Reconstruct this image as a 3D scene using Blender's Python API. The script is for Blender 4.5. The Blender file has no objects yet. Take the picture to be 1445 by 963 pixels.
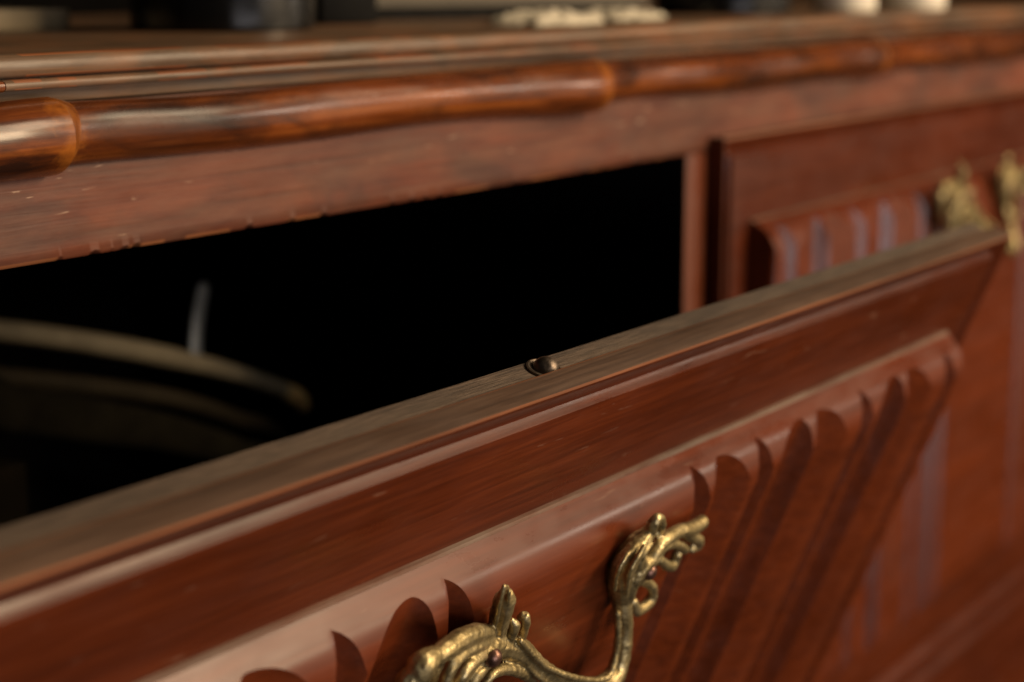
import bpy, bmesh, math, random
from mathutils import Matrix, Vector, noise
random.seed(7)
scene = bpy.context.scene
C = scene.collection

# ------------------------------------------------------------------ camera
cam_d = bpy.data.cameras.new('camera')
cam = bpy.data.objects.new('camera', cam_d)
C.objects.link(cam)
right = Vector((0.5568, -0.8307, 0.0)).normalized()
fwd = Vector((0.8144, 0.5459, -0.1967)).normalized()
right = (right - fwd * right.dot(fwd)).normalized()
up = right.cross(fwd)
M = Matrix((right, up, -fwd)).transposed().to_4x4()
M.translation = Vector((0, -0.5, 0))
cam.matrix_world = M
cam_d.lens = 2600 / 1445 * 36
cam_d.sensor_width = 36
cam_d.clip_start = 0.02
cam_d.clip_end = 60
cam_d.dof.use_dof = True
cam_d.dof.focus_distance = 0.615
cam_d.dof.aperture_fstop = 6.3
cam_d.dof.aperture_blades = 7
scene.camera = cam

# ------------------------------------------------------------------ light
world = bpy.data.worlds.new('World')
scene.world = world
world.use_nodes = True
bg = world.node_tree.nodes['Background']
bg.inputs[0].default_value = (1.0, 0.86, 0.72, 1)
bg.inputs[1].default_value = 0.018

def area(name, loc, target, sx, sy, power, col):
    d = bpy.data.lights.new(name, 'AREA')
    d.shape = 'RECTANGLE'; d.size = sx; d.size_y = sy
    d.energy = power; d.color = col
    o = bpy.data.objects.new(name, d); C.objects.link(o)
    o.location = loc
    o.rotation_euler = (Vector(target) - Vector(loc)).to_track_quat('-Z', 'Y').to_euler()
    return o
area('ceiling_lamp', (1.95, -1.45, 1.40), (0.85, 0, -0.2), 0.95, 0.85, 24, (1.0, 0.76, 0.50))
area('standing_lamp', (1.80, -2.25, 0.92), (0.85, 0, -0.2), 0.8, 0.8, 56, (1.0, 0.75, 0.47))
area('lit_room', (2.2, -2.4, 0.16), (0.9, 0, -0.1), 3.4, 2.1, 16, (1.0, 0.76, 0.53))
area('near_lamp', (0.98, -1.9, 0.52), (0.5, 0, -0.1), 0.20, 0.34, 2.6, (1.0, 0.94, 0.86))
area('far_lamp', (3.3, -1.9, 0.55), (1.1, 0, -0.1), 0.32, 0.38, 4.5, (1.0, 0.86, 0.70))
area('window_light', (0.05, -1.9, -0.42), (1.1, 0, -0.3), 1.3, 0.85, 14, (1.0, 0.93, 0.95))

scene.view_settings.view_transform = 'Standard'
scene.view_settings.look = 'None'
scene.view_settings.exposure = 0.0
scene.view_settings.gamma = 1.0
scene.cycles.use_denoising = True
scene.cycles.max_bounces = 8
scene.cycles.sample_clamp_indirect = 3.0
scene.cycles.sample_clamp_direct = 6.0

# ------------------------------------------------------------------ materials
def nodes_of(name):
    m = bpy.data.materials.new(name); m.use_nodes = True
    nt = m.node_tree
    return m, nt, nt.nodes['Principled BSDF']

def link(nt, a, ao, b, bi):
    nt.links.new(a.outputs[ao], b.inputs[bi])

def ramp(nt, stops):
    r = nt.nodes.new('ShaderNodeValToRGB')
    e = r.color_ramp.elements
    while len(e) < len(stops): e.new(0.5)
    for k, (p, c) in enumerate(stops):
        e[k].position = p
        e[k].color = (c, c, c, 1) if isinstance(c, (int, float)) else (*c, 1)
    return r

def noise_tex(nt, coord, scale, loc=(0, 0, 0), detail=5, rough=0.55, dist=0.0, s=1.0):
    mp = nt.nodes.new('ShaderNodeMapping')
    mp.inputs['Scale'].default_value = scale
    mp.inputs['Location'].default_value = loc
    nt.links.new(coord, mp.inputs['Vector'])
    n = nt.nodes.new('ShaderNodeTexNoise')
    n.inputs['Scale'].default_value = s
    n.inputs['Detail'].default_value = detail
    n.inputs['Roughness'].default_value = rough
    n.inputs['Distortion'].default_value = dist
    link(nt, mp, 0, n, 'Vector')
    return n

def mixc(nt, fac, a, b, mode='MIX'):
    m = nt.nodes.new('ShaderNodeMix'); m.data_type = 'RGBA'; m.blend_type = mode
    if hasattr(fac, 'is_linked') or not isinstance(fac, (int, float)): nt.links.new(fac, m.inputs[0])
    else: m.inputs[0].default_value = fac
    for v, i in ((a, 6), (b, 7)):
        if isinstance(v, tuple): m.inputs[i].default_value = (*v, 1)
        else: nt.links.new(v, m.inputs[i])
    return m.outputs[2]

def wood(name, dark, mid, light, axis='X', rough=0.36, coat=0.25, scratch=0.0, stain=None, stain_amt=0.0,
         dust=None, dust_amt=0.0, bump=0.15, freq=1.0, spec=0.5, thr=0.69, mott=(0.55, 1.3)):
    m, nt, p = nodes_of(name)
    tc = nt.nodes.new('ShaderNodeTexCoord')
    co = tc.outputs['Object']
    f = 260 * freq
    sc = {'X': (9 * freq, f, f), 'Z': (f, f, 9 * freq)}[axis]
    g = noise_tex(nt, co, sc, detail=6, rough=0.6, dist=0.3)
    big = noise_tex(nt, co, {'X': (5, 22, 22), 'Z': (22, 22, 5)}[axis], loc=(3, 1, 2), detail=3)
    gr = ramp(nt, [(0.28, dark), (0.5, mid), (0.72, light)])
    link(nt, g, 0, gr, 0)
    br = ramp(nt, [(0.3, mott[0]), (0.7, mott[1])])
    link(nt, big, 0, br, 0)
    col = mixc(nt, 1.0, gr.outputs[0], br.outputs[0], 'MULTIPLY')
    if stain is not None:
        sn = noise_tex(nt, co, (13, 34, 34), loc=(7, 3, 5), detail=5, rough=0.62, dist=0.6)
        sr = ramp(nt, [(0.46, 0.0), (0.66, stain_amt)])
        link(nt, sn, 0, sr, 0)
        col = mixc(nt, sr.outputs[0], col, stain)
    if scratch > 0:
        vn = noise_tex(nt, co, (45, 420, 420), loc=(1, 8, 4), detail=3, rough=0.5, dist=0.8)
        vr = ramp(nt, [(thr, 0.0), (thr + 0.045, scratch)])
        link(nt, vn, 0, vr, 0)
        col = mixc(nt, vr.outputs[0], col, (0.42, 0.26, 0.17))
    if dust is not None:
        dn = noise_tex(nt, co, (16, 90, 90), loc=(2, 2, 9), detail=8, rough=0.72)
        dr = ramp(nt, [(0.38, 0.0), (0.62, dust_amt)])
        link(nt, dn, 0, dr, 0)
        col = mixc(nt, dr.outputs[0], col, dust)
    nt.links.new(col, p.inputs['Base Color'])
    rn = noise_tex(nt, co, (24, 60, 60), loc=(5, 5, 5), detail=6, rough=0.65)
    rr = ramp(nt, [(0.3, max(0.05, rough - 0.10)), (0.7, min(1, rough + 0.14))])
    link(nt, rn, 0, rr, 0)
    link(nt, rr, 0, p, 'Roughness')
    p.inputs['Coat Weight'].default_value = coat
    p.inputs['Specular IOR Level'].default_value = spec
    p.inputs['Coat Roughness'].default_value = 0.22
    b = nt.nodes.new('ShaderNodeBump')
    b.inputs['Strength'].default_value = bump
    b.inputs['Distance'].default_value = 0.0006
    link(nt, g, 0, b, 'Height')
    link(nt, b, 0, p, 'Normal')
    return m

def plain(name, col, rough=0.5, metal=0.0, var=0.25, scale=60, bump=0.0, spec=0.5):
    m, nt, p = nodes_of(name)
    tc = nt.nodes.new('ShaderNodeTexCoord')
    n = noise_tex(nt, tc.outputs['Object'], (scale,) * 3, detail=5, rough=0.6)
    lo = tuple(c * (1 - var) for c in col); hi = tuple(min(1, c * (1 + var)) for c in col)
    r = ramp(nt, [(0.3, lo), (0.7, hi)])
    link(nt, n, 0, r, 0); link(nt, r, 0, p, 'Base Color')
    rr = ramp(nt, [(0.3, max(0.03, rough - 0.08)), (0.7, min(1, rough + 0.1))])
    link(nt, n, 0, rr, 0); link(nt, rr, 0, p, 'Roughness')
    p.inputs['Metallic'].default_value = metal
    p.inputs['Specular IOR Level'].default_value = spec
    if bump:
        b = nt.nodes.new('ShaderNodeBump'); b.inputs['Strength'].default_value = bump
        b.inputs['Distance'].default_value = 0.001
        link(nt, n, 0, b, 'Height'); link(nt, b, 0, p, 'Normal')
    return m

MAHOG = wood('mahogany_varnish', (0.052, 0.0095, 0.0026), (0.080, 0.0150, 0.0040), (0.115, 0.0230, 0.0058), rough=0.33, coat=0.0, scratch=0.16, bump=0.06, spec=0.34, mott=(0.75, 1.18), freq=2.2)
MAHOGZ = wood('mahogany_upright', (0.07, 0.0155, 0.0058), (0.110, 0.026, 0.009), (0.155, 0.038, 0.013), axis='Z', rough=0.36, coat=0.0, bump=0.06, spec=0.45)
CARVED = wood('carved_mahogany', (0.080, 0.0150, 0.0038), (0.114, 0.0215, 0.0053), (0.152, 0.030, 0.0074), axis='X', rough=0.31, coat=0.2, mott=(0.85, 1.12), scratch=0.12, bump=0.04, spec=0.4)
RAIL = wood('worn_mahogany', (0.070, 0.016, 0.007), (0.135, 0.032, 0.0135), (0.195, 0.050, 0.021), rough=0.45, coat=0.0, scratch=0.9, spec=0.5, thr=0.69,
            stain=(0.05, 0.02, 0.015), stain_amt=0.75, dust=(0.26, 0.13, 0.075), dust_amt=0.26, bump=0.35)
BEADM = wood('turned_walnut', (0.050, 0.011, 0.0035), (0.150, 0.037, 0.008), (0.30, 0.085, 0.014), rough=0.22, coat=0.28, spec=0.35,
             stain=(0.020, 0.009, 0.006), stain_amt=0.9, bump=0.12, freq=0.8)
def rub_joints(m):
    nt = m.node_tree; p = nt.nodes['Principled BSDF']
    src = p.inputs['Base Color'].links[0].from_socket
    tc = nt.nodes.new('ShaderNodeTexCoord'); sx = nt.nodes.new('ShaderNodeSeparateXYZ')
    link(nt, tc, 'Object', sx, 0)
    def mth(op, a, v=None, b=None):
        n = nt.nodes.new('ShaderNodeMath'); n.operation = op
        nt.links.new(a, n.inputs[0])
        if b is not None: nt.links.new(b, n.inputs[1])
        elif v is not None: n.inputs[1].default_value = v
        return n.outputs[0]
    d = mth('ABSOLUTE', mth('SUBTRACT', mth('FRACT', mth('ADD', mth('DIVIDE', mth('SUBTRACT', sx.outputs[0], 0.4498), 0.3645), 10.5)), 0.5))
    n = noise_tex(nt, tc.outputs['Object'], (110, 160, 160), loc=(3, 3, 3), detail=5, rough=0.6)
    k = mth('ADD', d, None, mth('MULTIPLY', n.outputs[0], 0.085))
    r = ramp(nt, [(0.044, 0.7), (0.066, 0.0)])
    nt.links.new(k, r.inputs[0])
    nt.links.new(mixc(nt, r.outputs[0], src, (0.34, 0.105, 0.014)), p.inputs['Base Color'])
rub_joints(BEADM)
RINGM = wood('pale_worn_ring', (0.13, 0.035, 0.006), (0.27, 0.080, 0.011), (0.36, 0.13, 0.022), axis='Z', rough=0.26, coat=0.4, bump=0.1)
TOPM = wood('worn_top_wood', (0.06, 0.032, 0.015), (0.115, 0.060, 0.028), (0.18, 0.093, 0.042), rough=0.45, coat=0.1, scratch=0.6,
            stain=(0.32, 0.11, 0.025), stain_amt=0.55, dust=(0.16, 0.12, 0.085), dust_amt=0.5, bump=0.3)
EDGE = wood('dusty_bare_edge', (0.022, 0.0145, 0.010), (0.100, 0.067, 0.046), (0.215, 0.150, 0.104), rough=0.75, coat=0.0,
            dust=(0.140, 0.104, 0.077), dust_amt=0.25, bump=0.9, freq=8.0)
LIP = wood('lip_edge', (0.060, 0.034, 0.022), (0.105, 0.060, 0.038), (0.15, 0.090, 0.058), rough=0.55, freq=2.5, coat=0.0, bump=0.2)
WORN = wood('rubbed_corner', (0.16, 0.055, 0.022), (0.24, 0.085, 0.032), (0.33, 0.125, 0.05), rough=0.5, coat=0.1)
DUSTY = wood('dusty_ledge', (0.075, 0.028, 0.016), (0.12, 0.055, 0.034), (0.18, 0.10, 0.065), rough=0.7, coat=0.0, dust=(0.20, 0.155, 0.118), dust_amt=0.6, bump=0.5, freq=1.6, spec=0.2)
COVEM = plain('dark_cove', (0.030, 0.017, 0.010), rough=0.85, spec=0.1)  # cove colour, a darker brown than the mouldings beside it
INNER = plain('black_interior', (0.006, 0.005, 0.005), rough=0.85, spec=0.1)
def brass():
    m, nt, p = nodes_of('aged_brass')
    tc = nt.nodes.new('ShaderNodeTexCoord')
    n = noise_tex(nt, tc.outputs['Object'], (150,) * 3, detail=7, rough=0.72, dist=0.5)
    r = ramp(nt, [(0.3, (0.085, 0.065, 0.032)), (0.48, (0.34, 0.265, 0.125)), (0.68, (0.64, 0.53, 0.29))])
    link(nt, n, 0, r, 0); link(nt, r, 0, p, 'Base Color')
    p.inputs['Metallic'].default_value = 0.92
    rr = ramp(nt, [(0.3, 0.66), (0.7, 0.36)])
    link(nt, n, 0, rr, 0); link(nt, rr, 0, p, 'Roughness')
    n2 = noise_tex(nt, tc.outputs['Object'], (420,) * 3, detail=4)
    b = nt.nodes.new('ShaderNodeBump'); b.inputs['Strength'].default_value = 0.45; b.inputs['Distance'].default_value = 0.0006
    link(nt, n2, 0, b, 'Height'); link(nt, b, 0, p, 'Normal')
    return m
BRASS = brass()
NAIL = plain('browned_steel', (0.16, 0.085, 0.06), rough=0.35, metal=0.8, var=0.35, scale=300, bump=0.2)
BRONZE = plain('tarnished_bronze', (0.13, 0.10, 0.075), rough=0.40, metal=0.8, var=0.4, scale=260, bump=0.3)
BLACKG = plain('glossy_black', (0.006, 0.006, 0.006), rough=0.2, var=0.1)
BLACKM = plain('matt_black', (0.004, 0.004, 0.004), rough=0.6, var=0.2, spec=0.15)
GREYB = plain('grey_card', (0.13, 0.115, 0.09), rough=0.7, var=0.15)
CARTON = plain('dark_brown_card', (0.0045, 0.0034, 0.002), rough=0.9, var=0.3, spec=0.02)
BROWNB = plain('drab_card', (0.22, 0.175, 0.11), rough=0.7, var=0.3)
PAPER = plain('cream_paper', (0.62, 0.56, 0.44), rough=0.85, var=0.06, scale=40, bump=0.3)
WHITE = plain('cream_plastic', (0.85, 0.80, 0.68), rough=0.55, var=0.04)
RUBBER = plain('grey_rubber', (0.30, 0.25, 0.17), rough=0.5, var=0.2)
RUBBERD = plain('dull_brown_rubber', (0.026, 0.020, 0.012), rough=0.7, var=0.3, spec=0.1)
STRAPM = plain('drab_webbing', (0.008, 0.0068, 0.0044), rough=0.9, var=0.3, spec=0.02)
STEEL = plain('blue_grey_steel', (0.30, 0.33, 0.38), rough=0.45, metal=0.5, var=0.15)
OCHRE = plain('dull_gold_tip', (0.85, 0.55, 0.22), rough=0.5, metal=0.0, var=0.2)
WALLM = plain('dark_room_paint', (0.004, 0.0037, 0.0034), rough=1.0, var=0.2, scale=8, spec=0.0)
FLOORM = plain('dark_carpet', (0.022, 0.014, 0.010), rough=1.0, var=0.3, scale=90, bump=0.5, spec=0.0)

# ------------------------------------------------------------------ mesh helpers
def obj(name, bm, mats, parent=None, smooth=35, keep=True):
    me = bpy.data.meshes.new(name)
    bmesh.ops.recalc_face_normals(bm, faces=bm.faces)
    bm.to_mesh(me); bm.free()
    for m in (mats if isinstance(mats, (list, tuple)) else [mats]): me.materials.append(m)
    if smooth:
        me.shade_smooth()
        me.set_sharp_from_angle(angle=math.radians(smooth))
    o = bpy.data.objects.new(name, me)
    C.objects.link(o)
    if parent: o.parent = parent
    return o

def box(bm, x0, x1, y0, y1, z0, z1, bev=0.0, seg=2):
    g = bmesh.ops.create_cube(bm, size=1.0)
    vs = g['verts']
    for v in vs:
        v.co = Vector((x0 + (v.co.x + .5) * (x1 - x0), y0 + (v.co.y + .5) * (y1 - y0), z0 + (v.co.z + .5) * (z1 - z0)))
    if bev:
        es = {e for v in vs for e in v.link_edges}
        bmesh.ops.bevel(bm, geom=list(es), offset=bev, segments=seg, affect='EDGES', profile=0.6)

def boxobj(name, dims, mat, parent=None, bev=0.0008):
    bm = bmesh.new(); box(bm, *dims, bev=bev)
    return obj(name, bm, mat, parent)

def grid_faces(bm, rows):
    fs = []
    for a, b in zip(rows[:-1], rows[1:]):
        for i in range(len(a) - 1):
            q = [a[i], a[i + 1], b[i + 1], b[i]]
            u = []
            for v in q:
                if v not in u: u.append(v)
            if len(u) > 2:
                try: fs.append(bm.faces.new(u))
                except ValueError: pass
    return fs

def catmull(pts, n=6):
    P = [Vector(p) for p in pts]
    P = [P[0] * 2 - P[1]] + P + [P[-1] * 2 - P[-2]]
    out = []
    for i in range(1, len(P) - 2):
        for k in range(n):
            t = k / n
            a, b, c, d = P[i - 1], P[i], P[i + 1], P[i + 2]
            out.append(0.5 * (2 * b + (c - a) * t + (2 * a - 5 * b + 4 * c - d) * t * t + (3 * b - a - 3 * c + d) * t ** 3))
    out.append(P[-2].copy())
    return out

def tube(bm, pts, n=6, seg=12, flat=None):
    """pts: 4-vectors x,y,z,r; rounded ends. flat: (axis vector, factor) squeezes the section."""
    P = catmull([Vector(p) for p in pts], n)
    pos = [Vector(p[:3]) for p in P]; rad = [max(1e-5, p[3]) for p in P]
    t0 = (pos[1] - pos[0]).normalized(); t1 = (pos[-1] - pos[-2]).normalized()
    cp, cr = [], []
    for k in (0, 1, 2):
        a = math.radians(90 - 30 * k - 8)
        cp.append(pos[0] - t0 * rad[0] * math.sin(a)); cr.append(rad[0] * math.cos(a))
    ep, er = [], []
    for k in (1, 2, 3):
        a = math.radians(28 * k)
        ep.append(pos[-1] + t1 * rad[-1] * math.sin(a)); er.append(rad[-1] * math.cos(a))
    pos = cp + pos + ep; rad = cr + rad + er
    ref = Vector((0, 1, 0))
    rings = []
    for i, p in enumerate(pos):
        t = (pos[min(i + 1, len(pos) - 1)] - pos[max(i - 1, 0)]).normalized()
        s = t.cross(ref)
        if s.length < 1e-4: s = t.cross(Vector((1, 0, 0)))
        s.normalize(); w = s.cross(t).normalized()
        ring = []
        for k in range(seg):
            a = 2 * math.pi * k / seg
            d = s * math.cos(a) + w * math.sin(a)
            if flat is not None:
                ax = Vector(flat[0]); d = d - ax * d.dot(ax) * (1 - flat[1])
            ring.append(bm.verts.new(p + d * rad[i]))
        rings.append(ring + [ring[0]])
    grid_faces(bm, rings)
    bm.faces.new(rings[0][:-1][::-1]); bm.faces.new(rings[-1][:-1])

def lathe(bm, prof, cx, cy, seg=48):
    """prof: list of (r, z); closed with caps."""
    rows = []
    for r, z in prof:
        ring = [bm.verts.new((cx + r * math.cos(2 * math.pi * k / seg), cy + r * math.sin(2 * math.pi * k / seg), z)) for k in range(seg)]
        rows.append(ring + [ring[0]])
    grid_faces(bm, rows)
    bm.faces.new(rows[0][:-1][::-1]); bm.faces.new(rows[-1][:-1])

def extrude_x(bm, prof, x0, x1, nx=1, wob=None):
    """closed profile of (y,z) points swept along X; wob(x, k) -> (dy, dz)."""
    rows = []
    for i in range(nx + 1):
        x = x0 + (x1 - x0) * i / nx
        ring = []
        for k, (y, z) in enumerate(prof):
            dy, dz = wob(x, k) if wob else (0, 0)
            ring.append(bm.verts.new((x, y + dy, z + dz)))
        rows.append(ring + [ring[0]])
    fs = grid_faces(bm, rows)
    bm.faces.new(rows[0][:-1][::-1]); bm.faces.new(rows[-1][:-1])
    return fs

def empty(name, label, cat, loc=(0, 0, 0), group=None):
    o = bpy.data.objects.new(name, None); C.objects.link(o)
    o.empty_display_size = 0.05
    o.location = loc; o['label'] = label; o['category'] = cat
    if group: o['group'] = group
    return o

def tag(o, label, cat, group=None):
    o['label'] = label; o['category'] = cat
    if group: o['group'] = group
    return o

# ------------------------------------------------------------------ setting
Z_FLOOR = -0.95
bm = bmesh.new(); box(bm, -3.5, 5.5, -4.0, 0.62, Z_FLOOR - 0.05, Z_FLOOR)
obj('floor', bm, FLOORM, smooth=0)['kind'] = 'structure'
bm = bmesh.new(); box(bm, -3.5, 5.5, 0.62, 0.70, Z_FLOOR - 0.05, 2.1)
obj('wall', bm, WALLM, smooth=0)['kind'] = 'structure'

# ------------------------------------------------------------------ sideboard carcass
XL, XR = 0.075, 1.80
STILE = (0.924, 0.9485)
side = empty('sideboard', 'reddish mahogany sideboard with bamboo style edge moulding and one carved door dropped open', 'sideboard', (0.94, 0, Z_FLOOR))
def part(name, bm, mats, smooth=35, parent=None):
    o = obj(name, bm, mats, None, smooth)
    p = parent or side
    o.parent = p
    o.matrix_parent_inverse = Matrix.Translation(-Vector(side.location)) if p is side else Matrix.Identity(4)
    return o
def pbox(name, dims, mat, bev=0.0008):
    bm = bmesh.new(); box(bm, *dims, bev=bev)
    return part(name, bm, mat)

ZT = -0.0300
pbox('top_board', (XL - .012, XR + .012, 0.0035, 0.47, -0.0455, ZT), TOPM)

def lip_wob(amp, seed):
    def f(x, k):
        n = noise.noise(Vector((x * 9, seed, 0))) * amp
        m = noise.noise(Vector((x * 60, seed, k * .7))) * amp * 0.35
        return (n + m, n * 0.4 + m)
    return f
# upper strip of the edge (rounded face), its fillet and the cove behind it
bm = bmesh.new()
prof = [(0.012, -0.0362), (0.0005, -0.0362), (-0.0012, -0.0350), (-0.0018, -0.0328), (-0.0012, -0.0305), (0.0006, -0.0288), (0.004, -0.0281), (0.012, -0.0281)]
extrude_x(bm, prof, XL - .012, XR + .012, 900, lip_wob(0.0005, 1.3))
def rub(bm, keys, thr, seed):
    for f in bm.faces:
        c = f.calc_center_median()
        for (zlo, zhi) in keys:
            if zlo < c.z < zhi and noise.noise(Vector((c.x * 22, seed, 0))) + 0.6 * noise.noise(Vector((c.x * 90, seed, 3))) > thr: f.material_index = 1
rub(bm, [(-0.0292, -0.0283), (-0.0362, -0.0352)], -0.08, 2.2)
part('edge_strip', bm, [TOPM, WORN], 50)
NODES = [0.0853, 0.4498, 0.8148, 1.1791, 1.5436]
SEGS = [XL - .012] + NODES + [XR + .012]
for i in range(len(SEGS) - 1):
    a, b = SEGS[i] - 0.02, SEGS[i + 1] - 0.0205
    if i == 0: a = XL - .012
    if i == len(SEGS) - 2: b = XR + .012
    bm = bmesh.new()
    prof = [(0.006, -0.0404), (-0.002, -0.0404)] + [(-0.0022 - 0.0022 * math.cos(t), -0.0386 + 0.0019 * math.sin(t)) for t in [math.radians(q) for q in range(-70, 91, 20)]] + [(0.006, -0.0367)]
    extrude_x(bm, prof, a, b, 180, lip_wob(0.0004, 4.1 + i))
    rub(bm, [(-0.0377, -0.0360), (-0.0400, -0.0393)], 0.05, 6.1 + i)
    part('edge_bead', bm, [TOPM if i > 1 else BEADM, WORN], 50)
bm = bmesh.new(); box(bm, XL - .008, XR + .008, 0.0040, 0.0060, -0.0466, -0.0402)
part('edge_cove', bm, COVEM)
# bamboo style half round in segments, a ring at each joint
ZC = -0.0572
def half_round(x, rz, ry, seg=18):
    pts = []
    for k in range(seg + 1):
        t = math.radians(-90 + 172 * k / seg)
        pts.append((x, 0.0005 - ry * (math.copysign(abs(math.cos(t)) ** 0.88, math.cos(t))), ZC + rz * math.sin(t)))
    return pts
def seg_shape(x, a, b, i):
    t = (x - a) / max(1e-6, b - a)
    L = b - a
    flare_b = math.exp(-((b - x) / 0.045) ** 2) * 0.0011
    pinch_a = math.exp(-((x - a) / 0.035) ** 2) * 0.0006
    swell = 0.0007 * math.sin(t * math.pi * 2.0 + i * 1.1) + 0.0006 * math.sin(x * 31 + i)
    return flare_b - pinch_a + swell
for i in range(len(SEGS) - 1):
    a, b = SEGS[i], SEGS[i + 1]
    n = max(4, int((b - a) / 0.006))
    bm = bmesh.new(); rows = []
    for j in range(n + 1):
        x = a + (b - a) * j / n
        s = seg_shape(x, a, b, i)
        r = half_round(x, 0.0119 + s, 0.0118 + s * 1.5 + 0.0012 * math.sin(x * 17 + 1.0) + 0.0010 * math.sin(x * 46 + i))
        tilt = 0.0007 * math.sin(x * 24 + i * 2)
        rows.append([bm.verts.new((p[0], p[1] + noise.noise(Vector((x * 40, p[2] * 60, i))) * 0.00025, p[2] + tilt)) for p in r])
    grid_faces(bm, rows)
    for row in (rows[0], rows[-1]): bm.faces.new(row)
    part('edge_moulding', bm, BEADM, 50)
for i, x0 in enumerate(NODES):
    bm = bmesh.new(); rows = []
    for j in range(13):
        t = j / 12
        x = x0 - 0.0060 + 0.012 * t
        e = 0.0010 * math.sin(math.pi * t) ** 1.5 + 0.0000 + 0.0006 * (1 - t)
        lean = 0.0018
        rows.append([bm.verts.new((p[0] + lean * math.sin((p[2] - ZC) / 0.0125 * 1.3) * 1.2, p[1], p[2])) for p in half_round(x, 0.0124 + e, 0.0122 + e)])
    grid_faces(bm, rows)
    for row in (rows[0], rows[-1]): bm.faces.new(row)
    part('moulding_ring', bm, RINGM, 50)

# rail under the moulding with a chipped lower edge
bm = bmesh.new()
NX = 1500
rows = []
for i in range(NX + 1):
    x = XL + (XR - XL) * i / NX
    n1 = noise.noise(Vector((x * 26, 2.0, 0))); n2 = noise.noise(Vector((x * 190, 5.0, 0))) + 0.5 * noise.noise(Vector((x * 520, 1.0, 0)))
    chip = max(0.0, n1 * 0.5 + n2 * 0.9 - 0.25) * 0.0030
    if x > STILE[0] - .002: chip = 0
    zb = -0.1022
    rows.append([bm.verts.new(p) for p in ((x, 0.02, -0.0462), (x, 0.0, -0.0462), (x, 0.0, -0.068), (x, 0.0, -0.085), (x, 0.00015 * n1, zb + 0.0055), (x, 0.0, zb + 0.0016 + chip * 0.6),
                                            (x, 0.0010 + chip * 0.8, zb + 0.0003 + chip * 0.5), (x, 0.003 + chip, zb), (x, 0.02, zb))])
    rows[-1].append(rows[-1][0])
fs = grid_faces(bm, rows)
for f in fs:
    zs = [v.co.z for v in f.verts]
    c = f.calc_center_median()
    if max(zs) < -0.0999 and c.y < 0.004 and c.x < STILE[0] and 0.0012 < noise.noise(Vector((c.x * 33, 9, 0))) - 0.05: f.material_index = 1
bm.faces.new(rows[0][:-1]); bm.faces.new(rows[-1][:-1])
part('top_rail', bm, [RAIL, WORN], 40)

ZB = -0.5255
pbox('stile', (STILE[0], STILE[1], 0.0, 0.02, ZB, -0.1024), MAHOGZ, 0.0012)
pbox('stile', (XL, 0.131, 0.0, 0.02, ZB, -0.1024), MAHOGZ, 0.0012)
pbox('stile', (1.757, XR, 0.0, 0.02, ZB, -0.1024), MAHOGZ, 0.0012)
pbox('base_rail', (XL, XR, 0.0, 0.02, -0.60, ZB - 0.0003), MAHOG, 0.001)
bm = bmesh.new()
prof = [(0.0, -0.537)] + [(-0.010 * math.sin(t), -0.548 + 0.011 * math.cos(t)) for t in [math.radians(q) for q in range(10, 180, 15)]] + [(0.0, -0.560)]
extrude_x(bm, prof, XL - .004, XR + .004, 2)
part('base_moulding', bm, MAHOG, 50)
pbox('plinth', (XL - .004, XR + .004, -0.008, 0.44, Z_FLOOR, -0.601), MAHOG, 0.001)
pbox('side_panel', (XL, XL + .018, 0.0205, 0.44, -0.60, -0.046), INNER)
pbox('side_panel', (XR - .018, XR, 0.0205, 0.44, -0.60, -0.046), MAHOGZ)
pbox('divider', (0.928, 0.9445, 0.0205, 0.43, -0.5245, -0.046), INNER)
pbox('stile_shade_sheet', (0.9232, 0.9239, 0.0008, 0.42, ZB, -0.1026), INNER, 0)  # black sheet added to paint the unlit inner side of the stile
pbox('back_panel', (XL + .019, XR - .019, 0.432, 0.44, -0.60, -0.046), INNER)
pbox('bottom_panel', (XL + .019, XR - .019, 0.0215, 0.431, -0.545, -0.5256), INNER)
pbox('inner_ceiling', (XL + .019, XR - .019, 0.0215, 0.431, -0.0472, -0.0460), INNER, 0)

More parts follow.
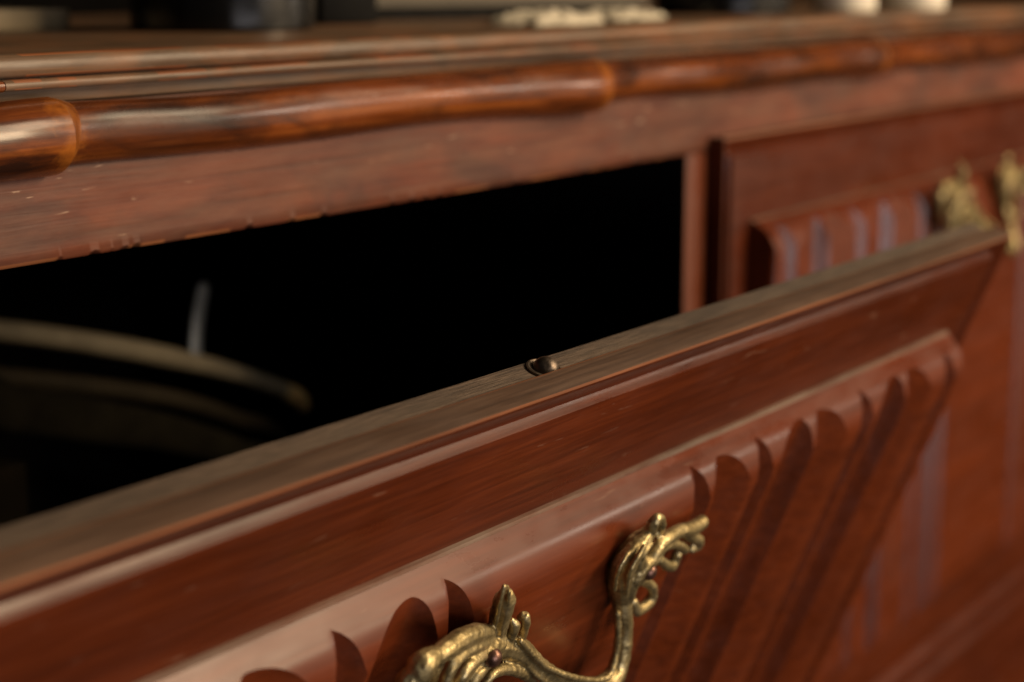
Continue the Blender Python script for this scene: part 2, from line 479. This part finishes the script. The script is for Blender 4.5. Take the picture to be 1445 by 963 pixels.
# ------------------------------------------------------------------ doors
W, H = 0.808, 0.427
HM = 0.017                       # how far the carved panel stands proud
PV0, PU = 0.0490, 0.036          # panel top margin, side margin
def frame_h(d):
    pts = [(0, 0.0), (0.0010, 0.0003), (0.0022, 0.0), (0.0050, -0.0018), (0.0085, -0.0038), (0.0102, -0.0042), (0.0113, -0.0030), (0.0122, -0.0011), (0.0128, -0.0010), (1, -0.0010)]
    for (a, ha), (b, hb) in zip(pts[:-1], pts[1:]):
        if d <= b: return ha + (hb - ha) * (d - a) / (b - a)
    return -0.001
BR = [0, 0.0005, 0.0010, 0.0016, 0.0022, 0.0036, 0.0050, 0.0068, 0.0085, 0.0094, 0.0102, 0.0107, 0.0113, 0.0118, 0.0122, 0.0128, 0.034]
VTOP = -0.0035                   # the facing stands this much above the core
def L(u, v, h): return (u, -h, -v)
def door_mesh():
    bm = bmesh.new()
    us = [-W + d for d in BR] + [-W * k / 24 for k in range(22, 1, -1)] + [-d for d in BR[::-1]]
    vs = BR + [H * k / 8 for k in range(1, 8)] + [H - d for d in BR[::-1]]
    rows = []
    for v in vs:
        s = VTOP * (1 - v / H)
        rows.append([bm.verts.new(L(u, v + s, frame_h(min(-u, u + W, v, H - v)))) for u in us])
    fs = grid_faces(bm, rows)
    for f in fs:
        c = f.calc_center_median()
        if -c.z < VTOP + 0.0011: f.material_index = 1
    # sides and back of the varnished facing
    hb = -0.0108
    def side_strip(vs_):
        a = [bm.verts.new((v.co.x, -hb - 0.0009, v.co.z)) for v in vs_]
        b = [bm.verts.new((v.co.x, -hb, v.co.z - (0.0005 if vs_ is rows[0] else 0))) for v in vs_]
        return grid_faces(bm, [list(vs_), a]), grid_faces(bm, [a, b])
    for vs_, mi, mj in ((rows[0], 2, 1), (rows[-1], 0, 0), ([r[0] for r in rows], 0, 0), ([r[-1] for r in rows], 0, 0)):
        f_, g_ = side_strip(vs_)
        for f in f_: f.material_index = mi
        for f in g_: f.material_index = mj
    bmesh.ops.remove_doubles(bm, verts=bm.verts, dist=1e-6)
    return bm
def flute_h(u):
    def V(u, ap, l, r, d):
        if ap - l < u <= ap: return d * (1 - (ap - u) / l)
        if ap < u < ap + r: return d * (1 - ((u - ap) / r) ** 1.25)
        return 0
    def Rr(u, c, w, d, p):
        t = (u - c) / w + 0.5
        if t <= 0 or t >= 1: return 0
        if t < p: return d * math.sin(math.pi / 2 * t / p) ** (1.1 if p > .5 else 0.85)
        return d * math.sin(math.pi / 2 * (1 - t) / (1 - p)) ** (0.85 if p > .5 else 1.1)
    dep = 0
    for m in (0, 1):
        q = u if m == 0 else -W - u
        for ap in (-0.3245, -0.2685, -0.1625, -0.0575):
            if m == 0: dep = max(dep, V(u, ap, 0.0035, 0.0115, 0.0098))
            else: dep = max(dep, V(u, -W - ap - .004, 0.0035, 0.0115, 0.0098))
        for c, w, p in ((-0.2945, 0.034, .28), (-0.2360, 0.036, .76), (-0.1985, 0.036, .24), (-0.1305, 0.035, .76), (-0.0945, 0.034, .24)):
            dep = max(dep, Rr(q, c, w, 0.0090, p))
    return HM - dep
def cinv(h):
    lin = PV0 + (h - 0.002) * 0.55
    k = max(0.0, h - 0.0080) / (HM - 0.0080)
    return lin + 0.0085 * k ** 2.6
def carved_mesh():
    bm = bmesh.new()
    us = set()
    n = 560
    a, b = -W + PU, -PU
    for i in range(n + 1): us.add(round(a + (b - a) * i / n, 6))
    for m in (0, 1):
        for ap in (-0.3245, -0.2685, -0.1625, -0.0575):
            base = ap if m == 0 else -W - ap - .004
            for q in (-0.0035, 0, 0.0125): us.add(round(base + q, 6))
    us = sorted(us)
    K = 12
    cols = []
    for i, u in enumerate(us):
        hm = flute_h(u)
        e = min(u - a, b - u)
        if e < 0.003: hm = min(hm, HM - 0.0035 * (1 - e / 0.003) ** 2)
        col = [(PV0 - 0.0012, -0.0025), (PV0 - 0.0010, 0.0004), (PV0 - 0.0002, 0.0014)]
        for k in range(K + 1):
            h = 0.0014 + (hm - 0.0014) * k / K
            col.append((cinv(h), h))
        full = col + [(H - v, h) for v, h in col[::-1]]
        # a few rows down the length for the long faces
        mid0, mid1 = col[-1][0], H - col[-1][0]
        ins = [(mid0 + (mid1 - mid0) * t, hm) for t in (0.05, 0.15, 0.35, 0.65, 0.85, 0.95)]
        full = col + ins + [(H - v, h) for v, h in col[::-1]]
        cols.append([bm.verts.new(L(u, v, h)) for v, h in full])
        if i in (0, len(us) - 1): endcol = (u, full, cols[-1])
        if i == 0: first = [bm.verts.new(L(u - 0.0012, v, -0.0025)) for v, h in full]
        if i == len(us) - 1: last = [bm.verts.new(L(u + 0.0012, v, -0.0025)) for v, h in full]
    fs = grid_faces(bm, [first] + cols + [last])
    n = len(full) - 1
    for i, f in enumerate(fs):
        if i % n in (0, 1, n - 1, n - 2): f.material_index = 1
    return bm

HS = {
  'spike' : [(-0.4734, 0.0502, 0.022, 0.00095), (-0.4746, 0.0524, 0.0235, 0.00237), (-0.4716, 0.0595, 0.0227, 0.00264), (-0.4671, 0.0684, 0.0213, 0.00243), (-0.462, 0.0776, 0.0198, 0.00222)] ,
  'curl' : [(-0.4519, 0.0705, 0.0205, 0.00099), (-0.4519, 0.069, 0.022, 0.00124), (-0.4504, 0.0719, 0.0227, 0.00124), (-0.4481, 0.0771, 0.022, 0.00125), (-0.446, 0.083, 0.0205, 0.00151)] ,
  'mid' : [(-0.46, 0.0681, 0.022, 0.00098), (-0.4579, 0.0707, 0.0227, 0.00148), (-0.4569, 0.0751, 0.022, 0.00148), (-0.4549, 0.0809, 0.0205, 0.00199)] ,
  'out' : [(-0.4714, 0.0694, 0.0213, 0.00193), (-0.485, 0.0632, 0.0235, 0.00236), (-0.4962, 0.0603, 0.025, 0.00254), (-0.5042, 0.0599, 0.0258, 0.00251), (-0.5117, 0.0601, 0.0265, 0.00226)] ,
  'lobe' : [(-0.5144, 0.059, 0.0265, 0.00225), (-0.5197, 0.0597, 0.0272, 0.00312), (-0.5208, 0.0625, 0.0272, 0.00312)] ,
  'lobe2' : [(-0.5188, 0.0633, 0.0265, 0.00224), (-0.5224, 0.0645, 0.0265, 0.0029), (-0.5222, 0.0689, 0.0258, 0.00291), (-0.5172, 0.0768, 0.0243, 0.00227)] ,
  'r1' : [(-0.4705, 0.0719, 0.0227, 0.00145), (-0.4873, 0.0659, 0.0258, 0.00165), (-0.5, 0.0635, 0.028, 0.00161), (-0.5047, 0.0663, 0.0288, 0.0016), (-0.5044, 0.0728, 0.0288, 0.00161), (-0.4992, 0.0821, 0.0272, 0.0014)] ,
  'r2' : [(-0.4668, 0.0756, 0.0227, 0.00146), (-0.4833, 0.0708, 0.0265, 0.00166), (-0.494, 0.0702, 0.0288, 0.00163), (-0.4957, 0.0757, 0.0288, 0.00163), (-0.4905, 0.0856, 0.0272, 0.00142)] ,
  'r3' : [(-0.4627, 0.08, 0.0227, 0.00148), (-0.477, 0.0766, 0.0265, 0.00168), (-0.4846, 0.0781, 0.028, 0.00166), (-0.4835, 0.0856, 0.0272, 0.00143)] ,
  'fill' : [(-0.4659, 0.0759, 0.0198, 0.00294), (-0.4782, 0.0732, 0.0213, 0.00384), (-0.4889, 0.0757, 0.022, 0.00473), (-0.4977, 0.0793, 0.022, 0.00516), (-0.4974, 0.087, 0.0213, 0.00472)] ,
  'loop' : [(-0.469, 0.0907, 0.025, 0.00123), (-0.4663, 0.0864, 0.025, 0.00123), (-0.4587, 0.0868, 0.025, 0.00149), (-0.4471, 0.0922, 0.025, 0.00151), (-0.4334, 0.1006, 0.025, 0.00155), (-0.4175, 0.1118, 0.0243, 0.00159)] ,
  'bail' : [(-0.4609, 0.0793, 0.0205, 0.00296), (-0.4502, 0.0837, 0.0213, 0.00351), (-0.4412, 0.0893, 0.0227, 0.00331), (-0.4328, 0.0962, 0.025, 0.00309), (-0.4212, 0.1035, 0.0272, 0.00289), (-0.4083, 0.1099, 0.0295, 0.00267), (-0.392, 0.1175, 0.0303, 0.00274), (-0.3784, 0.1212, 0.0303, 0.00307), (-0.3713, 0.1192, 0.0295, 0.00281), (-0.3689, 0.1138, 0.028, 0.00253), (-0.3689, 0.1071, 0.0265, 0.00252), (-0.37, 0.1011, 0.025, 0.00251), (-0.3741, 0.0931, 0.0235, 0.00277), (-0.3756, 0.088, 0.022, 0.00276)] ,
  'back' : [(-0.3714, 0.0908, 0.0175, 0.00223), (-0.3802, 0.0793, 0.0183, 0.00246), (-0.3842, 0.0696, 0.019, 0.00244), (-0.3822, 0.0644, 0.0198, 0.00216), (-0.3774, 0.0609, 0.0198, 0.0019)] ,
  'leafL' : [(-0.3735, 0.0904, 0.022, 0.00222), (-0.385, 0.0764, 0.0227, 0.00298), (-0.3892, 0.0673, 0.0235, 0.00321), (-0.3867, 0.0628, 0.0235, 0.00268), (-0.3813, 0.06, 0.0227, 0.00243), (-0.3767, 0.0581, 0.022, 0.00217)] ,
  'tip' : [(-0.3777, 0.0612, 0.022, 0.00163), (-0.3767, 0.0576, 0.0227, 0.00162), (-0.3792, 0.0521, 0.0235, 0.00161), (-0.3772, 0.0505, 0.0235, 0.00135), (-0.3722, 0.0538, 0.0235, 0.00136), (-0.3685, 0.0588, 0.0227, 0.00137), (-0.3701, 0.0601, 0.022, 0.00137)] ,
  'ridge' : [(-0.3754, 0.0866, 0.0243, 0.00165), (-0.3793, 0.0787, 0.025, 0.00191), (-0.3792, 0.0716, 0.0258, 0.0019), (-0.3736, 0.0683, 0.0258, 0.00191), (-0.3689, 0.0642, 0.025, 0.00192), (-0.3611, 0.063, 0.0243, 0.00193), (-0.3514, 0.0641, 0.0235, 0.00196), (-0.3423, 0.0659, 0.0235, 0.00198), (-0.333, 0.0675, 0.0227, 0.00201), (-0.3302, 0.0666, 0.0227, 0.00201)] ,
  'ridge2' : [(-0.3726, 0.0726, 0.025, 0.00137), (-0.3675, 0.0701, 0.025, 0.00165), (-0.365, 0.0667, 0.025, 0.00138), (-0.3565, 0.0679, 0.0243, 0.00139), (-0.3453, 0.0725, 0.0235, 0.00142), (-0.3356, 0.078, 0.0227, 0.00144)] ,
  'scal' : [(-0.3571, 0.0758, 0.0227, 0.0014), (-0.3494, 0.0805, 0.0227, 0.00142), (-0.343, 0.0832, 0.0227, 0.00171), (-0.3408, 0.0816, 0.0227, 0.00143), (-0.3414, 0.0784, 0.0227, 0.00143)] ,
  'blob' : [(-0.3416, 0.0682, 0.0227, 0.00199), (-0.3318, 0.0738, 0.0227, 0.00173), (-0.3259, 0.0763, 0.0227, 0.00174), (-0.3219, 0.0806, 0.022, 0.00146), (-0.3274, 0.0803, 0.022, 0.00145)] ,
  'spk1' : [(-0.4815, 0.0452, 0.025, 0.0007), (-0.481, 0.0512, 0.0254, 0.0007), (-0.4759, 0.0621, 0.0243, 0.00072)] ,
  'spk2' : [(-0.4783, 0.0477, 0.0258, 0.00071), (-0.4753, 0.0551, 0.0258, 0.00071), (-0.4724, 0.0628, 0.025, 0.00072), (-0.4668, 0.0721, 0.0235, 0.00073)] ,
  'lf1' : [(-0.3959, 0.0746, 0.0258, 0.0008), (-0.4028, 0.0639, 0.0272, 0.00079), (-0.4013, 0.058, 0.0272, 0.00079), (-0.3945, 0.056, 0.0265, 0.00079)] ,
  'lf2' : [(-0.3842, 0.0801, 0.0261, 0.00081), (-0.3926, 0.0682, 0.0276, 0.00093), (-0.3918, 0.062, 0.0276, 0.00093), (-0.3878, 0.0578, 0.0269, 0.0008)] ,
  'lf3' : [(-0.3832, 0.0683, 0.0265, 0.00081), (-0.3841, 0.0623, 0.0265, 0.00094), (-0.3795, 0.0599, 0.0258, 0.00081)] ,
  'be1' : [(-0.4542, 0.0767, 0.025, 0.00099), (-0.445, 0.0845, 0.0269, 0.00101), (-0.4346, 0.0923, 0.0288, 0.00102), (-0.4244, 0.0976, 0.0318, 0.00104), (-0.4079, 0.1055, 0.0329, 0.00106), (-0.3939, 0.1113, 0.0329, 0.00109), (-0.3849, 0.1135, 0.0325, 0.0011), (-0.3814, 0.1107, 0.0314, 0.0011), (-0.3793, 0.1055, 0.0295, 0.0011), (-0.381, 0.097, 0.0276, 0.0011), (-0.3835, 0.0896, 0.0258, 0.00109)] ,
  'be2' : [(-0.4461, 0.0877, 0.025, 0.00101), (-0.4373, 0.0957, 0.0276, 0.00102), (-0.4249, 0.1037, 0.0299, 0.00104), (-0.4096, 0.1111, 0.0321, 0.00107), (-0.3844, 0.1213, 0.0329, 0.00111), (-0.3719, 0.1223, 0.0325, 0.00112), (-0.3677, 0.1179, 0.031, 0.00113), (-0.3676, 0.1106, 0.0295, 0.00112), (-0.3693, 0.1029, 0.0276, 0.00112), (-0.3735, 0.0938, 0.0258, 0.00111), (-0.3777, 0.0856, 0.0246, 0.0011)] ,
  'nring' : [(-0.3677, 0.0819, 0.022, 0.00167), (-0.3583, 0.0864, 0.022, 0.00141), (-0.3536, 0.0894, 0.0227, 0.00142), (-0.3491, 0.0942, 0.0227, 0.00143), (-0.3489, 0.0977, 0.0227, 0.00172), (-0.353, 0.099, 0.0227, 0.00171), (-0.3583, 0.0991, 0.0227, 0.0017), (-0.3633, 0.0939, 0.022, 0.0014)] ,
}
NAILS = [(-0.4776, 0.0723, 0.0300), (-0.3723, 0.0740, 0.0280)]
# leaves and feet that the outline strokes do not cover (lower lobes of the back plates)
EXTRA = {
    'foot_l': [(-0.492, 0.080, 0.0255, 0.0034), (-0.486, 0.090, 0.0245, 0.0030), (-0.477, 0.098, 0.0235, 0.0022), (-0.468, 0.101, 0.0225, 0.0014)],
    'foot_l2': [(-0.502, 0.080, 0.0265, 0.0030), (-0.500, 0.092, 0.0255, 0.0026), (-0.495, 0.101, 0.0235, 0.0016)],
    'plate_r': [(-0.385, 0.064, 0.0230, 0.0028), (-0.377, 0.072, 0.0230, 0.0034), (-0.371, 0.080, 0.0220, 0.0028)],
    'plate_l': [(-0.485, 0.072, 0.0230, 0.0034), (-0.475, 0.074, 0.0230, 0.0034), (-0.466, 0.075, 0.0220, 0.0030)],
}
def handle_mesh():
    bm = bmesh.new()
    for d in (HS, EXTRA):
        for k, pts in d.items():
            tube(bm, [(*L(u, v, h), r * (1.42 if r > .0012 else 1.2)) for u, v, h, r in pts], n=5, seg=10)
    for u, v, h in NAILS:   # feet that stand the casting off the door
        tube(bm, [(*L(u + .010, v + .010, HM - .0005), 0.0040), (*L(u + .007, v + .007, 0.019), 0.0032), (*L(u, v, h - .004), 0.0034)], n=3, seg=12)
    me = bpy.data.meshes.new('tmp'); bm.to_mesh(me); bm.free()
    t = bpy.data.objects.new('tmp', me); C.objects.link(t)
    r = t.modifiers.new('r', 'REMESH'); r.mode = 'VOXEL'; r.voxel_size = 0.00045
    tex = bpy.data.textures.new('cast_surface', 'CLOUDS'); tex.noise_scale = 0.0030; tex.noise_depth = 3
    d = t.modifiers.new('d', 'DISPLACE'); d.texture = tex; d.strength = 0.0008; d.mid_level = 0.5; d.texture_coords = 'LOCAL'
    s = t.modifiers.new('s', 'SMOOTH'); s.iterations = 1; s.factor = 0.3
    dg = bpy.context.evaluated_depsgraph_get()
    out = bpy.data.meshes.new_from_object(t.evaluated_get(dg))
    bpy.data.objects.remove(t); bpy.data.meshes.remove(me)
    out.name = 'handle'; out.materials.clear(); out.materials.append(BRASS)
    out.shade_smooth()
    return out

def dome(bm, u, v, h, r, axis, squash=0.75, seg=16):
    """rounded head at u,v,h bulging along local axis 'h' or 'up'."""
    rings = []
    for k in range(7):
        a = math.radians(90 * k / 6.3)
        rr, d = r * math.cos(a), r * math.sin(a) * squash
        ring = []
        for j in range(seg):
            t = 2 * math.pi * j / seg
            if axis == 'h': ring.append(bm.verts.new(L(u + rr * math.cos(t), v + rr * math.sin(t), h + d)))
            else: ring.append(bm.verts.new(L(u + rr * math.cos(t), v - d, h + rr * math.sin(t))))
        rings.append(ring + [ring[0]])
    grid_faces(bm, rings); bm.faces.new(rings[-1][:-1]); bm.faces.new(rings[0][:-1][::-1])

def child(name, bm, mats, parent, smooth=35):
    o = obj(name, bm, mats, parent, smooth)
    return o

tilt = math.atan2(0.3791, 0.9254)
door = obj('door', door_mesh(), [MAHOG, WORN, LIP], None, 50)
door['label'] = 'carved mahogany drop front door tilted open towards the viewer'
core = bmesh.new(); box(core, -W + .0006, -.0006, 0.0110, 0.0222, -H + .001, -0.0002, bev=0.0004)
child('door_core', core, EDGE, door)
child('carved_panel', carved_mesh(), [CARVED, DUSTY], door, 28)
hm = handle_mesh()
h_o = bpy.data.objects.new('handle', hm); C.objects.link(h_o); h_o.parent = door
for u, v, h in NAILS:
    b = bmesh.new(); dome(b, u, v, h - .0018, 0.0034, 'h', 0.95)
    child('nail', b, NAIL, door)
b = bmesh.new()
ring = []
for r, d in ((0.0074, 0.0), (0.0074, 0.0008), (0.0067, 0.0010), (0.0059, 0.0007), (0.0056, 0.0003), (0.0, 0.0003)):
    if r == 0: continue
    rr = [b.verts.new(L(-0.4265 + r * math.cos(2 * math.pi * k / 28), 0.0002 - d, -0.0160 + 0.82 * r * math.sin(2 * math.pi * k / 28))) for k in range(28)]
    ring.append(rr + [rr[0]])
grid_faces(b, ring); b.faces.new(ring[-1][:-1])
child('catch_plate', b, BRONZE, door)
b = bmesh.new(); dome(b, -0.4258, 0.0000, -0.0158, 0.0047, 'up', 0.95)
child('catch_ball', b, BRONZE, door)

def place(o, loc, rx):
    o.parent = side
    o.matrix_parent_inverse = Matrix.Translation(-Vector(side.location))
    o.location = loc; o.rotation_euler = (rx, 0, 0)
door2 = door.copy(); C.objects.link(door2)
for ch in list(door.children):
    c = ch.copy(); C.objects.link(c); c.parent = door2
    if ch.name.startswith(('handle', 'nail')): c.location = (-0.010, 0, 0.010)   # hung a little higher than its twin
door2['label'] = 'matching carved mahogany door shut in its frame'
place(door, (0.9390, -0.1843, -0.1382), tilt)
place(door2, (0.9500 + W, -0.0105, -0.0975), 0.0)
# small hinge bar that carries both doors
bm = bmesh.new()
tube(bm, [(0.15, 0.006, -0.5285, 0.0016), (0.9, 0.006, -0.5285, 0.0016)], n=2, seg=10)
part('hinge_pin', bm, BRONZE)

# ------------------------------------------------------------------ things on the top
def canister(cx, cy, label):
    t = empty('canister', label, 'canister', (cx, cy, ZT), 'black round canisters on the sideboard')
    b = bmesh.new()
    R = 0.0485
    lathe(b, [(R - .003, 0.0002), (R - .0008, 0.0006), (R, 0.0016), (R, 0.050), (R - .001, 0.052), (R - .004, 0.053)], 0, 0, 64)
    obj('body', b, BLACKG, t)
    b = bmesh.new()
    lathe(b, [(R - .003, 0.0535), (R + .0006, 0.0537), (R + .0010, 0.055), (R + .0010, 0.066), (R - .001, 0.068), (R - .012, 0.069)], 0, 0, 64)
    obj('lid', b, BLACKM, t)
    return t
canister(0.735, 0.176, 'glossy black round canister nearest the viewer on the sideboard top')
canister(1.205, 0.125, 'glossy black round canister further along beside the cream pots')
b = bmesh.new(); box(b, -0.22, 0.09, -0.06, 0.06, 0, 0.0108, bev=0.0012)
o = tag(obj('slim_box', b, BROWNB), 'slim drab brown box lying flat behind the nearest black canister', 'box')
o.location = (0.60, 0.305, ZT + .0003); o.rotation_euler = (0, 0, -0.12)
b = bmesh.new(); box(b, -0.018, 0.018, -0.03, 0.03, 0, 0.055, bev=0.002)
o = tag(obj('black_case', b, BLACKM), 'small upright black case between the canister and the grey box', 'case')
o.location = (0.858, 0.206, ZT + .0003); o.rotation_euler = (0, 0, -0.45)
t = empty('grey_box', 'grey flat box on a black slab standing for its shadow, lying near the black case', 'box', (1.03, 0.25, ZT + .0003))
t.rotation_euler = (0, 0, -0.3)
b = bmesh.new(); box(b, -0.125, 0.12, -0.07, 0.07, 0, 0.0075, bev=0.001); obj('base', b, BLACKM, t)  # black slab made in place of the shadow under the grey lid
b = bmesh.new(); box(b, -0.13, 0.125, -0.075, 0.075, 0.0077, 0.034, bev=0.0015); obj('lid', b, GREYB, t)

def crumple(cx, cy, sx, sy, hh, seed):
    b = bmesh.new(); n = 34; rows = []
    for i in range(n + 1):
        r = []
        for j in range(n + 1):
            x, y = (i / n - .5), (j / n - .5)
            e = max(0.0, 1 - (abs(2 * x) ** 3 + abs(2 * y) ** 3))
            q = Vector((x * 6, y * 6, seed))
            h = hh * e ** 0.5 * (0.55 + 0.9 * abs(noise.noise(q)) + 0.35 * abs(noise.noise(q * 2.7)))
            wx = 1 + 0.25 * noise.noise(Vector((y * 5, seed, 1)))
            r.append(b.verts.new((x * sx * wx, y * sy * (1 + .2 * noise.noise(Vector((x * 5, seed, 9)))), h)))
        rows.append(r)
    grid_faces(b, rows)
    ring = [rows[0][j] for j in range(n + 1)] + [rows[i][n] for i in range(1, n + 1)] + [rows[n][j] for j in range(n - 1, -1, -1)] + [rows[i][0] for i in range(n - 1, 0, -1)]
    b.faces.new(ring)
    return b
o = tag(obj('crumpled_tissue', crumple(0, 0, 0.090, 0.05, 0.0075, 2.0), PAPER, smooth=25), 'crumpled cream tissue lying in front of the grey box', 'tissue')
o.location = (0.915, 0.088, ZT + .0003); o.rotation_euler = (0, 0, 0.15)
o = tag(obj('folded_paper', crumple(0, 0, 0.085, 0.05, 0.0065, 5.0), PAPER, smooth=25), 'low crumpled paper between the cream tissue and the further canister', 'paper')
o.location = (1.035, 0.110, ZT + .0003); o.rotation_euler = (0, 0, 0.3)
def pot(cx, cy, r, label):
    t = empty('cream_pot', label, 'pot', (cx, cy, ZT + .0003), 'cream pots at the far end of the top')
    b = bmesh.new(); lathe(b, [(r - .003, 0), (r - .0005, .0008), (r, .003), (r, .042), (r - .001, .044)], 0, 0, 40); obj('body', b, WHITE, t)
    b = bmesh.new(); lathe(b, [(r - .002, .0443), (r + .0006, .0446), (r + .0006, .056), (r - .002, .058)], 0, 0, 40); obj('lid', b, WHITE, t)
pot(1.305, 0.075, 0.0235, 'cream pot standing beside the further black canister')
pot(1.405, 0.060, 0.0245, 'cream pot at the far end of the sideboard top, right of the other')

# ------------------------------------------------------------------ things in the open compartment
def cable(name, pts, mat, label, cat, flat=None, extra=()):
    """one bent length; extra: (part name, points, material, flat) fixed to it."""
    if not extra:
        b = bmesh.new(); tube(b, pts, n=8, seg=14, flat=flat)
        return tag(obj(name, b, mat), label, cat)
    t = empty(name, label, cat, pts[0][:3])
    for nm, pp, m, fl in (('length', pts, mat, flat),) + tuple(extra):
        b = bmesh.new(); tube(b, pp, n=8, seg=14, flat=fl)
        q = obj(nm, b, m); q.parent = t; q.matrix_parent_inverse = Matrix.Translation(-Vector(t.location))
FL = ZB + 0.0007
cable('hose', [(0.42, 0.2, FL + 0.0061, 0.0061), (0.44, 0.24, -0.40, 0.0061), (0.5124, 0.2808, -0.2318, 0.0061), (0.61, 0.2808, -0.1806, 0.0061), (0.6636, 0.2808, -0.192, 0.0062), (0.7247, 0.2808, -0.2086, 0.0065), (0.7926, 0.2808, -0.2296, 0.0065), (0.8486, 0.2808, -0.2494, 0.0054), (0.8956, 0.2808, -0.2689, 0.0051)],
      RUBBER, 'pale grey hose arching to a dull gold tip inside the open compartment', 'hose',
      extra=(('tip', [(0.8961, 0.2808, -0.2691, 0.0049), (0.9052, 0.2808, -0.2745, 0.0061), (0.9124, 0.2808, -0.2797, 0.0056), (0.915, 0.2808, -0.2843, 0.0044)], OCHRE, None),
             ('clip', [(0.8356, 0.293, -0.1952, 0.0051), (0.8297, 0.293, -0.2148, 0.0052), (0.8247, 0.2906, -0.2306, 0.0052), (0.8223, 0.2881, -0.2409, 0.0049)], STEEL, ((0, 1, 0), 0.4))))
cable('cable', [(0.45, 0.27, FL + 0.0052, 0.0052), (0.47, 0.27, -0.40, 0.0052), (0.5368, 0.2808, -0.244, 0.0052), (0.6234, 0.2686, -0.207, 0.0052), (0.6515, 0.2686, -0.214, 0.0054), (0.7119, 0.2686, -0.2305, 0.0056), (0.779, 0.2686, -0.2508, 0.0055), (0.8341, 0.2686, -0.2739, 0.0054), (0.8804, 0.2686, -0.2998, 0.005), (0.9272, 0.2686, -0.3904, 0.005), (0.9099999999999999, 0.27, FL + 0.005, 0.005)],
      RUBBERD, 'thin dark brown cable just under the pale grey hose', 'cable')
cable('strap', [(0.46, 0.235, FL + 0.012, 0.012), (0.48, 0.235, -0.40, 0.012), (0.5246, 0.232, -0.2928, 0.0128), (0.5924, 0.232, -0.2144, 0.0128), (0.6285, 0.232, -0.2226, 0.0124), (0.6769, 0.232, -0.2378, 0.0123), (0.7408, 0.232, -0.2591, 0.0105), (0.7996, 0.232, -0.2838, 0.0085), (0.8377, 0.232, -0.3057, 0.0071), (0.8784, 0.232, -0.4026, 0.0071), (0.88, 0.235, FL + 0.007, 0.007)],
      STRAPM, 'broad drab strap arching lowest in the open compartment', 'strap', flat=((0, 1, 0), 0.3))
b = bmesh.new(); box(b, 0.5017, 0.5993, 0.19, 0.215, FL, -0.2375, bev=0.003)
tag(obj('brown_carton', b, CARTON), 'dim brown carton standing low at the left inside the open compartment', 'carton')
